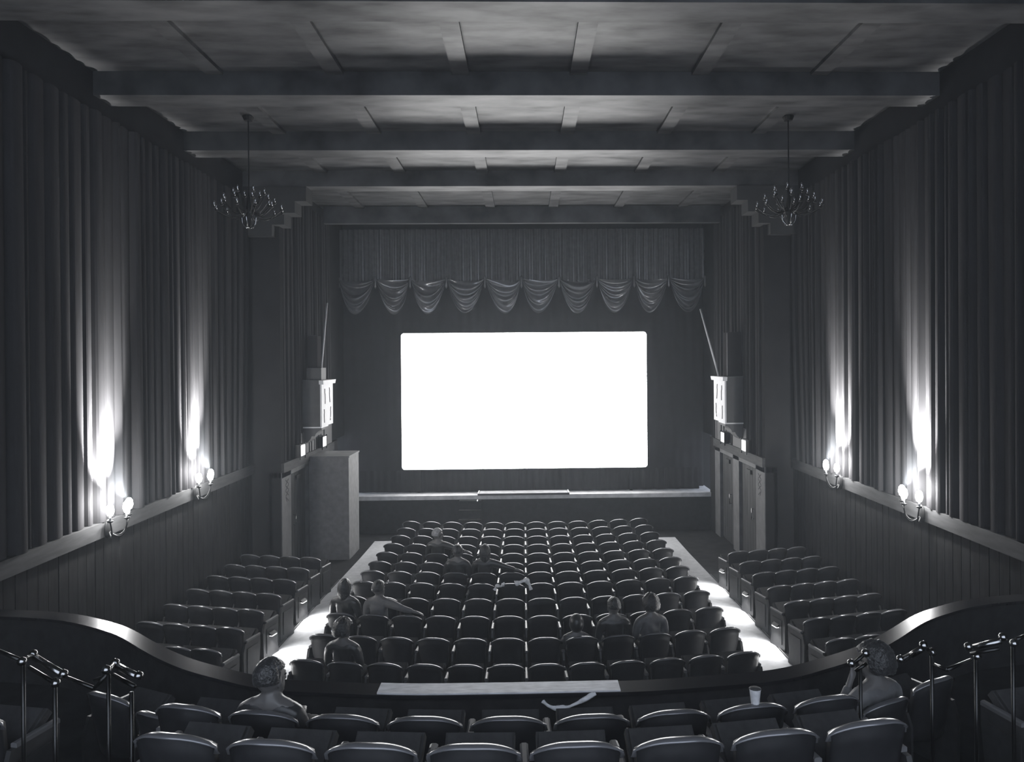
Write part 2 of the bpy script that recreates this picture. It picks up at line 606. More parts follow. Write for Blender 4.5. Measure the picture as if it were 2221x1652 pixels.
for k in range(11):
    mb = MB().lathe([(.012, -.32), (.045, -.26), (.03, -.1), (.05, 0), (.02, .06)], (JX[k], VY - .12, ZJ), 10)
    mb.build('tassel', M['valance'], va, True)

# ------------------------------------------------------------------ tall cabinet left of the stage
cb = thing('equipment_cabinet', 'tall plain cabinet standing on the floor left of the stage', 'cabinet', (-4.94, 19.98, fz(20)))
box(-.53, .47, -.58, .58, 0.0, 2.60).build('carcass', M['cabinet'], cb)
box(-.54, .49, -.6, .6, 2.60, 2.64).build('top_board', M['cabinet'], cb)

# ------------------------------------------------------------------ wall cases beside the stage (with grille panels)
for sx, side in ((-1, 'left'), (1, 'right')):
    yf, yr = 19.0, 20.1
    xin = 5.07
    t = thing('wall_case', f'bracketed wall case with a pale pierced end panel, high on the {side} wall', 'wall case', (sx * XI, yf, 3.32))
    # local: x from wall (0) towards room centre (-sx*.43)
    s = -sx
    X = lambda a, b: sorted((s * a, s * b))
    box(*X(-.05, .43), 0, yr - yf, 0, 1.12).build('case_body', M['case_dark'], t)
    box(*X(.43, .47), .0, yr - yf, 0.0, 1.05).build('end_panel', M['case'], t)
    mb = MB()
    mb.prism([(0 - .05, 1.05), (yr - yf + .03, 1.05), (yr - yf + .1, 1.15), (-.08, 1.15)], 0, s * .42, s * .53)
    mb.build('cornice', M['case'], t)
    box(*X(-.05, .42), -.05, yr - yf, 1.12, 1.16).build('top_board', M['case_dark'], t)
    # pierced slots: four curved slots
    for (ya, yb, za, zb2, bow) in ((.28, .22, .93, .55, .08), (.72, .86, .95, .57, -.08), (.22, .30, .42, .08, -.06), (.86, .72, .45, .1, .08)):
        mb = MB()
        pts = []
        for k in range(9):
            tt = k / 8
            pts.append((s * .471, ya + (yb - ya) * tt + bow * math.sin(PI * tt * .5) * (1 if k > 2 else .3), za + (zb2 - za) * tt))
        mb.tube(pts, .02, 6, flat=(.013, .01))
        mb.build('slot', M['dark'], t)
    # stepped, curved bracket underneath
    prof = [(0, 0), (0, .45), (-.09, .45), (-.09, .41), (-.12, .36), (-.17, .31), (-.24, .28), (-.24, .2), (-.28, .19), (-.34, .15), (-.4, .08), (-.46, -.02), (-.46, -.05), (0, -.05)]
    MB().prism([(s * x, z) for z, x in prof], 1, .05, .6).build('bracket', M['plaster'], t)
    box(*X(-.03, .47), -.03, .62, -.03, .0).build('bracket_board', M['case'], t)
    # upright box on top
    if sx < 0:
        tb = thing('loudspeaker_box', 'dark box standing on the left wall case', 'loudspeaker', (sx * 5.25, 19.25, 4.48))
        box(-.16, .2, -.2, .25, 0, .3).build('case_body', M['case_dark'], tb)
        box(-.16, .08, -.1, .25, .3, 1.1).build('upper_case', M['mask'], tb)
        box(-.161, .081, -.1, -.09, 1.1, 1.12).build('top_edge', M['rail'], tb)
    else:
        tb = thing('loudspeaker_box', 'tall dark box standing on the right wall case', 'loudspeaker', (sx * 5.4, 19.3, 4.48))
        box(-.25, .1, -.15, .25, 0, 1.12).build('case_body', M['mask'], tb)
        box(-.262, -.25, -.155, -.12, .02, 1.1).build('front_edge', M['plaster'], tb)

p1 = at(709.5, 657, 20.4)
p0 = at(697.5, 795, 19.75)
p0 = p1 + (p0 - p1) * ((p1.z - 4.49) / (p1.z - p0.z))
o = MB().tube([p0, p1], .022, 8).build('leaning_pole', M['case'], None, True)
tag(o, 'thin pale pole leaning up from the left wall case', 'pole')
p1 = at(1519, 670, 20.6)
p0 = at(1556, 806, 19.75)
p0 = p1 + (p0 - p1) * ((p1.z - 4.49) / (p1.z - p0.z))
o = MB().tube([p0, p1], .022, 8).build('leaning_pole', M['case'], None, True)
tag(o, 'thin pale pole leaning up from the right wall case', 'pole')
for sx, side in ((-1, 'left'), (1, 'right')):
    o = box(*sorted((sx * (XI - .02), sx * (XI + .08))), 18.7, 21.75, RZ1 + .004, 3.18).build('wall_panel', M['plaster'])
    tag(struct(o), f'smooth plaster panel over the {side} doors', 'panel')

# lit sign boxes
for sx, side in ((-1, 'left'), (1, 'right')):
    for y, w in ((18.42, 'nearer'), (20.4, 'farther')):
        t = thing('lit_sign', f'small glowing sign box over the {w} door of the {side} wall', 'sign', (sx * (XI - .05), y, RZ1 + .02), 0, 'lit sign boxes')
        s = -sx
        X = lambda a, b: sorted((s * a, s * b))
        box(*X(0, .11), -.22, .22, .0, .3).build('sign_case', M['black_metal'], t)
        box(*X(.11, .116), -.19, .19, .025, .275).build('lit_face', M['exit'], t)
        mb = MB()
        for yy in (-.22, .2):
            mb.box(*X(.1, .13), yy, yy + .02, -.05, .32)
        mb.build('bracket_bar', M['black_metal'], t)

# ------------------------------------------------------------------ wall sconces
def sconce(x, y, sx, label):
    t = thing('wall_sconce', label, 'wall lamp', (x, y, 2.54), 0, 'wall sconces')
    s = -sx
    mb = MB().lathe([(.02, -.14), (.07, -.1), (.09, 0), (.07, .1), (.02, .14)], (0, 0, 0), 12)
    for k, v in enumerate(mb.v):
        mb.v[k] = (s * (.04 + v[0] * .35), v[1], v[2])
    mb.build('backplate', M['black_metal'], t, True)
    for dy, dx in ((-.26, .16), (0, .26), (.26, .16)):
        mb = MB()
        pts = []
        for k in range(11):
            a = k / 10
            pts.append((s * (.05 + dx * math.sin(a * PI / 2)), dy * a, -.03 - .11 * math.sin(a * PI) + .17 * a * a))
        mb.tube(pts, .011, 6)
        mb.lathe([(.012, 0), (.04, .015), (.045, .03), (.018, .035)], (s * (.05 + dx), dy, .135), 10)
        arm = mb.build('lamp_arm', M['black_metal'], t, True)
        MB().lathe([(.014, 0), (.014, .07)], (s * (.05 + dx), dy, .17), 10).build('candle_tube', M['case'], arm, True)
        sh = MB().lathe([(.035, 0), (.055, .06), (.045, .13), (.02, .16)], (s * (.05 + dx), dy, .24), 12)
        sh.build('lamp_shade', M['glow'], arm, True)
    for (nm, e, dz, dx_, spot) in (('sconce_uplight', SCONCE_W * 1.5, .42, .3, 60), ('sconce_bulb', 75, .42, .18, -.26), ('sconce_bulb', 75, .42, .2, 0), ('sconce_bulb', 75, .42, .18, .26)):
        l = bpy.data.lights.new(nm, 'SPOT' if spot > 1 else 'POINT')
        l.energy = e
        l.shadow_soft_size = .04
        if spot > 1:
            l.spot_size = R(spot)
            l.spot_blend = 1.0
        lo = bpy.data.objects.new(nm, l)
        C.objects.link(lo)
        lo.parent = t
        lo.location = (s * dx_, 0 if spot > 1 else spot, dz)
        if spot > 1:
            aim(lo, (sx * .56, 0, 1))


sconce(-XM + .1, 11.2, -1, 'branched wall lamp on the left wall rail, nearer the viewer')
sconce(-XM + .1, 14.15, -1, 'branched wall lamp on the left wall rail, nearer the stage')
sconce(XM - .1, 11.5, 1, 'branched wall lamp on the right wall rail, nearer the viewer')
sconce(XM - .1, 14.5, 1, 'branched wall lamp on the right wall rail, nearer the stage')


# ------------------------------------------------------------------ chandeliers
def chandelier(c, side):
    t = thing('chandelier', f'unlit dark chandelier of many small bulbs hanging on the {side} side', 'chandelier', c)
    MB().tube([(0, 0, .3), (0, 0, ZP - c[2] - .02)], .012, 6).build('hanging_rod', M['black_metal'], t)
    MB().lathe([(.07, ZP - c[2] - .08), (.1, ZP - c[2] - .02), (.1, ZP - c[2])], (0, 0, 0), 12).build('ceiling_rose', M['black_metal'], t)
    MB().lathe([(.01, -.36), (.035, -.3), (.03, -.1), (.05, 0), (.03, .15), (.015, .32)], (0, 0, 0), 12).build('stem', M['black_metal'], t, True)
    mb = MB()
    for g in (0, PI / 2, PI, 1.5 * PI):
        pts = [(math.cos(g) * r, math.sin(g) * r, z) for r, z in ((.01, -.34), (.06, -.33), (.1, -.27), (.13, -.17), (.12, -.1))]
        mb.tube(pts, .018, 8)
    mb.build('finial', M['brass'], t, True)
    n = 0
    for (rr, z, k, off) in ((.56, -.05, 12, 0), (.42, .13, 9, .3), (.26, .3, 6, .1)):
        for i in range(k):
            g = off + 2 * PI * i / k
            cx_, cy_ = math.cos(g), math.sin(g)
            mb = MB()
            pts = [(cx_ * rr * a, cy_ * rr * a, z * a * .8 - .14 * math.sin(a * PI)) for a in [j / 7 for j in range(1, 8)]]
            mb.tube(pts, .008, 6)
            mb.lathe([(.01, -.01), (.035, .01), (.03, .02)], (cx_ * rr, cy_ * rr, z * .8), 8)
            arm = mb.build('arm', M['black_metal'], t, True)
            mb = MB().lathe([(.012, .02), (.012, .06), (.019, .075), (.021, .09), (.014, .11), (.003, .125)], (cx_ * rr, cy_ * rr, z * .8), 8)
            mb.build('bulb', M['glassball'], arm, True)


chandelier(tuple(at(540, 452, 13.3)), 'left')
chandelier(tuple(at(1711, 446, 13.3)), 'right')

# ------------------------------------------------------------------ theatre seats
def seat_parts(w=.54):
    hw = w / 2
    P = {}
    A = .215
    def surf(u, v, off):
        ww = A * (.86 + .14 * v) + .012
        x = u * ww
        ztop = .775 + .075 * (1 - abs(u) ** 2.6)
        z = .34 + (ztop - .34) * v
        y = -.07 * (1 - u * u) - (z - .34) * .17 + off
        return (x, y, z)
    mb = MB()
    NU, NV = 10, 5
    mb.grid(lambda u, v: surf(2 * u - 1, v, 0), NU, NV)
    mb.grid(lambda u, v: surf(2 * u - 1, v, .055), NU, NV)
    n = (NU + 1) * (NV + 1)
    loop = [i for i in range(NU + 1)] + [(NU + 1) * j + NU for j in range(1, NV + 1)] + [(NU + 1) * NV + i for i in range(NU - 1, -1, -1)] + [(NU + 1) * j for j in range(NV - 1, 0, -1)]
    for a, b in zip(loop, loop[1:] + loop[:1]):
        mb.f.append((a, b, b + n, a + n))
    P['backrest'] = (mb.mesh('backrest', M['seat_back'], True), )
    mb = MB()
    pts = []
    for k in range(17):
        u = -1 + 2 * k / 16
        p = Vector(surf(u, 1.0, .0275))
        pts.append(p + Vector((0, 0, .004)))
    p = pts[0]; q = pts[-1]
    pts = [p + Vector((.003, 0, -.04))] + pts + [q + Vector((-.003, 0, -.04))]
    mb.tube(pts, .02, 8, flat=(.033, .011))
    P['top_rim'] = (mb.mesh('top_rim', M['rim'], True), )
    mb = MB()
    m = Matrix.Translation((0, .06, .42)) @ Matrix.Rotation(R(38), 4, 'X')
    mb.box(-.2, .2, 0, .4, -.03, .03, m)
    mb.box(-.185, .185, .02, .385, .03, .055, m)
    P['seat_cushion'] = (mb.mesh('seat_cushion', M['cushion']), )
    mb = MB()
    mb.box(-.2, .2, .06, .46, .36, .415)
    P['cushion_down'] = (mb.mesh('seat_cushion', M['cushion']), )
    mb = MB().prism([(-hw - .024, .595), (-hw + .024, .595), (-hw + .024, .62), (-hw + .012, .628), (-hw - .012, .628), (-hw - .024, .62)], 1, .0, .36)
    P['armrest'] = (mb.mesh('armrest', M['arm']), )
    mb = MB().prism([(-.06, 0), (.34, 0), (.34, .03), (.22, .06), (.2, .3), (.3, .56), (.3, .596), (-.02, .596), (-.06, .5)], 0, -hw - .014, -hw + .014)
    P['side_standard'] = (mb.mesh('side_standard', M['iron']), )
    mb = MB().prism([(-hw - .024 + w, .595), (-hw + .024 + w, .595), (-hw + .024 + w, .62), (-hw + .012 + w, .628), (-hw - .012 + w, .628), (-hw - .024 + w, .62)], 1, .0, .36)
    P['armrest_r'] = (mb.mesh('armrest', M['arm']), )
    mb = MB().prism([(-.06, 0), (.34, 0), (.34, .03), (.22, .06), (.2, .3), (.3, .56), (.3, .596), (-.02, .596), (-.06, .5)], 0, hw - .014, hw + .014)
    P['side_standard_r'] = (mb.mesh('side_standard', M['iron']), )
    for sgn, key in ((-1, 'end_panel_l'), (1, 'end_panel_r')):
        mb = MB().prism([(-.08, 0), (.36, 0), (.36, .05), (.33, .2), (.36, .45), (.36, .594), (-.04, .594), (-.09, .45)], 0, sgn * (hw - .015), sgn * (hw + .02))
        mb.prism([(.0, .1), (.28, .1), (.28, .5), (.0, .5)], 0, sgn * (hw + .018), sgn * (hw + .03))
        P[key] = (mb.mesh('end_panel', M['iron']), )
    return P


SEAT = seat_parts(.54)
SEATN = seat_parts(.465)


def put(mesh, name, parent):
    o = bpy.data.objects.new(name, mesh)
    C.objects.link(o)
    o.parent = parent
    return o


def seat(kit, x, y, z, rz, label, group, left_end=False, right_end=False, lamp=0, down=False):
    t = thing('theatre_seat', label, 'seat', (x, y, z), rz, group)
    put(kit['backrest'][0], 'backrest', t)
    put(kit['top_rim'][0], 'top_rim', t)
    put(kit['cushion_down' if down else 'seat_cushion'][0], 'seat_cushion', t)
    put(kit['armrest'][0], 'armrest', t)
    put(kit['end_panel_l' if left_end else 'side_standard'][0], 'end_panel' if left_end else 'side_standard', t)
    if right_end:
        put(kit['armrest_r'][0], 'armrest', t)
        put(kit['end_panel_r'][0], 'end_panel', t)
    if lamp:
        hw = .235 if kit is SEATN else .27
        s = lamp
        X = lambda a, b: sorted((s * a, s * b))
        h = MB().prism([(s * (hw + .03), .42), (s * (hw + .085), .385), (s * (hw + .085), .375), (s * (hw + .03), .375)], 1, .06, .22).build('aisle_lamp', M['iron'], t)
        box(*X(hw + .033, hw + .08), .07, .21, .362, .374).build('lens', M['lens'], h)
        l = bpy.data.lights.new('aisle_lamp_light', 'SPOT')
        l.energy = AISLE_W
        l.spot_size = R(165)
        l.spot_blend = .6
        l.shadow_soft_size = .03
        lo = bpy.data.objects.new('aisle_lamp_light', l)
        C.objects.link(lo)
        lo.parent = t
        lo.location = (s * (hw + .07), .14, .355)
        aim(lo, (s * .8, 0, -.5))
    return t


ROWS = [19.76, 18.88, 17.97, 17.07, 16.22, 15.4, 14.65, 13.9, 13.0, 12.1, 11.13, 10.16]
ZT = [4.2, 4.195, 4.158, 4.12, 4.085, 4.05, 4.07, 4.11, 4.1, 4.07, 4.045, 4.015]
RAD = 15.0
OCC = {(4, 2), (6, 3), (6, 4), (9, 0), (9, 1), (11, 1), (10, 7), (10, 8), (10, 9)}
for i, y in enumerate(ROWS):
    for k in range(12):
        x = (k - 5.5) * .54
        a = math.asin(x / RAD)
        yy = y + RAD * (1 - math.cos(a)) - .02
        if k == 0:
            lb = f'dark theatre seat on the left aisle, {ORD[i]} centre row back from the stage'
        elif k == 11:
            lb = f'dark theatre seat on the right aisle, {ORD[i]} centre row back from the stage'
        elif k < 6:
            lb = f'dark seat {ORD[k]} from the left aisle, {ORD[i]} centre row back from the stage'
        else:
            lb = f'dark seat {ORD[11 - k]} from the right aisle, {ORD[i]} centre row back from the stage'
        z = CAM.z - ZT[i] - .852
        z = fz(yy) if abs(z - fz(yy)) < .02 else fz(yy)
        seat(SEAT, x, yy, z, a, lb, 'seats of the centre block', k == 0, k == 11, down=(i, k) in OCC)

SROWS = [17.0, 16.13, 15.27, 14.4, 13.52, 12.65, 11.78, 10.9, 10.02]
for sx, side in ((-1, 'left'), (1, 'right')):
    for i, y in enumerate(SROWS):
        for k in range(4):
            a0 = .23
            x = 4.51 + k * .465 * math.cos(a0)
            yy = y + k * .47 * math.sin(a0)
            if yy > YS - .45:
                continue
            wh = ['on the aisle', 'second from the aisle', 'third from the aisle', 'against the wall'][k]
            end_l = (sx > 0 and k == 0) or (sx < 0 and k == 3)
            end_r = (sx > 0 and k == 3) or (sx < 0 and k == 0)
            lamp = 0
            if k == 0 and i in ((1, 3, 5, 7) if sx > 0 else (3, 5, 7)):
                lamp = -sx
            seat(SEATN, sx * x, yy, fz(yy), sx * a0, f'dark seat {wh}, {ORD[i]} row back in the {side} side block', f'seats of the {side} block', end_l, end_r, lamp)

# ------------------------------------------------------------------ raised tier and its front wall
PATH = [(0, 6.30), (1.0, 6.31), (2.2, 6.47), (3.1, 6.95), (3.7, 7.45), (4.1, 7.85), (4.9, 8.3), (5.6, 8.45), (6.2, 8.5)]


def ppath(x):
    x = abs(x)
    for (a, ya), (b, yb) in zip(PATH, PATH[1:]):
        if x <= b:
            t = (x - a) / (b - a)
            return ya + (yb - ya) * t
    return PATH[-1][1]


def smooth_path(x):
    return (ppath(x - .25) + ppath(x - .1) + ppath(x) + ppath(x + .1) + ppath(x + .25)) / 5


ZL = at(1080, 1484, 6.4).z


def wallstrip(x0, x1, y_in, y_out, z0, z1, n):
    mb = MB()
    for k in range(n + 1):
        x = x0 + (x1 - x0) * k / n
        y = smooth_path(x)
        mb.v += [(x, y + y_in, z0), (x, y + y_out, z0), (x, y + y_out, z1), (x, y + y_in, z1)]
    for k in range(n):
        for a, b in ((0, 1), (1, 2), (2, 3), (3, 0)):
            mb.f.append((4 * k + a, 4 * k + b, 4 * k + 4 + b, 4 * k + 4 + a))
    mb.f.append((0, 1, 2, 3))
    mb.f.append(tuple(4 * n + i for i in (3, 2, 1, 0)))
    return mb


struct(tag(wallstrip(-6.15, 6.15, -.06, .08, -.2, ZL - .03, 90).build('parapet_wall', M['fascia'], None, True), 'curved dark wall in front of the raised seats', 'wall'))
o = wallstrip(-6.15, 6.15, -.1, .12, ZL - .03, ZL, 120).build('parapet_cap', M['cap'])
tag(struct(o), 'varnished dark cap along the curved front wall', 'ledge')
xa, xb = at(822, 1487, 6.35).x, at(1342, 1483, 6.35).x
o = wallstrip(xa, xb, -.085, .11, ZL, ZL + .012, 24).build('ledge_highlight', M['highlight'])  # pale strip put in for the light lying on the ledge top
tag(o, 'long pale strip painted as light on the front wall of the raised seats', 'highlight')

# raised floors
TF = [(5.75, 8.6, 1.5), (4.75, 5.75, 1.8), (3.85, 4.75, 2.1), (-1.2, 3.85, 2.4)]
for (a, b, z) in TF[1:]:
    struct(box(-XM, XM, a, b, .0, z).build('tier_floor', M['floor']))
mb = MB()
n = 60
for k in range(n + 1):
    x = -6.1 + 12.2 * k / n
    y = smooth_path(x) - .07
    mb.v += [(x, 5.75, 1.3), (x, y, 1.3), (x, y, 1.5), (x, 5.75, 1.5)]
for k in range(n):
    for a, b in ((0, 1), (1, 2), (2, 3), (3, 0)):
        mb.f.append((4 * k + a, 4 * k + b, 4 * k + 4 + b, 4 * k + 4 + a))
mb.f.append((0, 1, 2, 3))
mb.f.append(tuple(4 * n + i for i in (3, 2, 1, 0)))
struct(mb.build('tier_floor', M['floor']))

for r_, (y, z, xs, nm) in enumerate(((5.0, 1.8, [(-2.43 + .54 * k + .15) for k in range(9)], 'front'), (4.06, 2.1, [(-1.9 + .54 * k) for k in range(8)], 'second'))):
    for k, x in enumerate(xs):
        yy = y + x * x / 20
        seat(SEAT, x, yy, z, x / 10, f'dark near seat, {ORD[k]} from the left in the {nm} row of the raised tier', 'seats of the raised tier', k == 0, k == len(xs) - 1, down=(r_ == 0 and k == 1))
for sx, side in ((-1, 'left'), (1, 'right')):
    for k in range(2):
        x = sx * (3.68 + .54 * k)
        seat(SEAT, x, 5.2 + .1 * k, 1.8, sx * .2, f'dark seat beyond the brass rail, {("beside" , "second from")[k]} the {side} tier aisle', 'seats of the raised tier', (sx > 0 and k == 0), (sx < 0 and k == 0) or (sx > 0 and k == 1))


# ------------------------------------------------------------------ brass railings
def railing(label, posts, rails, knobs, thick):
    base = posts[0][0]
    t = thing('brass_railing', label, 'railing', (0, 0, 0))
    for p, zf in posts:
        mb = MB().tube([p, (p[0], p[1], zf)], .013, 8)
        mb.lathe([(.045, 0), (.045, .01), (.02, .02)], (p[0], p[1], zf), 10)
        mb.build('post', M['black_brass'], t, True)
    for a, b in rails:
        MB().tube([a, b], .013, 8).build('rail_tube', M['black_brass'], t, True)
    for a, b in thick:
        MB().tube([a, b], .022, 10).build('handrail', M['brass'], t, True)
    for p in knobs:
        MB().lathe([(.004, -.03), (.024, -.018), (.03, 0), (.024, .018), (.004, .03)], p, 10).build('knuckle', M['brass'], t, True)
    return t


M['black_brass'] = mat('dull_brass', (0.035, 0.035, 0.035), 0.3, 1.0)
A = lambda x, y, Y: at(x, y, Y)
railing('brass stepped handrail at the far left of the raised tier',
        [(A(50, 1432, 5.0), 1.8), (A(119, 1470, 4.9), 1.8)],
        [(A(-10, 1408, 5.1), A(45, 1431, 5.0)), (A(45, 1431, 5.0), A(72, 1420, 5.2)), (A(64, 1447, 5.2), A(122, 1482, 4.9)), (A(122, 1482, 4.9), A(136, 1466, 5.0)), (A(140, 1467, 5.0), A(204, 1492, 4.9))],
        [A(72, 1418, 5.2), A(138, 1461, 5.0), A(48, 1434, 5.0), A(121, 1481, 4.9)],
        [(A(76, 1425, 5.2), A(133, 1460, 5.0))])
railing('brass handrail left of the raised centre seats',
        [(A(235, 1462, 4.9), 1.8), (A(285, 1500, 4.8), 1.8)],
        [(A(205, 1492, 4.9), A(232, 1462, 4.9)), (A(232, 1462, 4.9), A(248, 1436, 5.1)), (A(246, 1463, 5.1), A(292, 1488, 4.9)), (A(205, 1475, 4.95), A(228, 1468, 4.9))],
        [A(250, 1437, 5.1), A(301, 1465, 4.95), A(231, 1452, 4.9)],
        [(A(255, 1444, 5.1), A(297, 1466, 4.95))])
railing('brass stepped handrail at the far right of the raised tier',
        [(A(2117, 1428, 5.2), 1.8), (A(2197, 1400, 5.1), 1.8)],
        [(A(2205, 1386, 5.1), A(2235, 1374, 5.2)), (A(2105, 1418, 5.2), A(2168, 1406, 5.1)), (A(2054, 1452, 5.0), A(2106, 1431, 5.2))],
        [A(2175, 1381, 5.1), A(2100, 1402, 5.2), A(2119, 1423, 5.2), A(2199, 1395, 5.1)],
        [(A(2112, 1404, 5.2), A(2171, 1389, 5.1))])
railing('brass handrail right of the raised centre seats',
        [(A(2021, 1418, 5.2), 1.8), (A(1866, 1448, 5.2), 1.8)],
        [(A(2021, 1418, 5.2), A(2004, 1399, 5.0)), (A(2024, 1440, 5.2), A(2054, 1452, 5.0)), (A(1850, 1440, 5.2), A(1875, 1418, 5.2)), (A(1855, 1455, 5.2), A(1880, 1438, 5.2))],
        [A(2003, 1399, 5.0), A(1953, 1429, 5.2), A(2021, 1414, 5.2), A(1877, 1416, 5.2), A(1846, 1438, 5.2)],
        [(A(1961, 1429, 5.2), A(1999, 1407, 5.0))])


# ------------------------------------------------------------------ people
def eval_mesh(ob, name):
    dg = bpy.context.evaluated_depsgraph_get()
    dg.update()
    me = bpy.data.meshes.new_from_object(ob.evaluated_get(dg))
    me.name = name
    old = ob.data
    bpy.data.objects.remove(ob)
    bpy.data.meshes.remove(old)
    return me


def skinned(verts, edges, radii, root, voxel, extra=None, sub=1):
    me = bpy.data.meshes.new('skel')
    me.from_pydata(verts, edges, [])
    ob = bpy.data.objects.new('skel', me)
    C.objects.link(ob)
    md = ob.modifiers.new('skin', 'SKIN')
    md.use_smooth_shade = True
    sv = me.skin_vertices[0].data
    for i, r in enumerate(radii):
        sv[i].radius = (r, r) if not isinstance(r, tuple) else r
        sv[i].use_root = (i == root)
    md2 = ob.modifiers.new('sub', 'SUBSURF')
    md2.levels = md2.render_levels = sub
    m1 = eval_mesh(ob, 'grown')
    bm = bmesh.new()
    bm.from_mesh(m1)
    bpy.data.meshes.remove(m1)
    if extra:
        extra(bm)
    m2 = bpy.data.meshes.new('joined')
    bm.to_mesh(m2)
    bm.free()
    ob = bpy.data.objects.new('tmp', m2)
    C.objects.link(ob)
    md = ob.modifiers.new('rm', 'REMESH')
    md.mode = 'VOXEL'
    md.voxel_size = voxel
    md.use_smooth_shade = True
    m3 = eval_mesh(ob, 'body')
    return m3


def head_bm(bm, c, turn, tilt, sc=1.0):
    """head of a person joined on to the body: skull, jaw, brow, nose, lips, ears"""
    mt = Matrix.Translation(c) @ Matrix.Rotation(turn, 4, 'Z') @ Matrix.Rotation(tilt, 4, 'X') @ Matrix.Scale(sc, 4)
    def ell(p, r, u=14, v=10):
        m = mt @ Matrix.Translation(p) @ Matrix.Diagonal((*r, 1))
        bmesh.ops.create_uvsphere(bm, u_segments=u, v_segments=v, radius=1, matrix=m)
    ell((0, -.012, .02), (.077, .092, .098))
    ell((0, .02, -.045), (.06, .068, .075))
    ell((0, .062, -.085), (.03, .026, .022))
    ell((0, .088, -.012), (.012, .018, .026))
    ell((0, .098, -.024), (.016, .014, .011))
    ell((0, .078, .028), (.05, .012, .012))
    ell((0, .08, -.052), (.024, .01, .008))
    ell((0, .078, -.063), (.022, .01, .007))
    for s in (-1, 1):
        ell((s * .079, .0, -.012), (.012, .018, .03))
    return mt


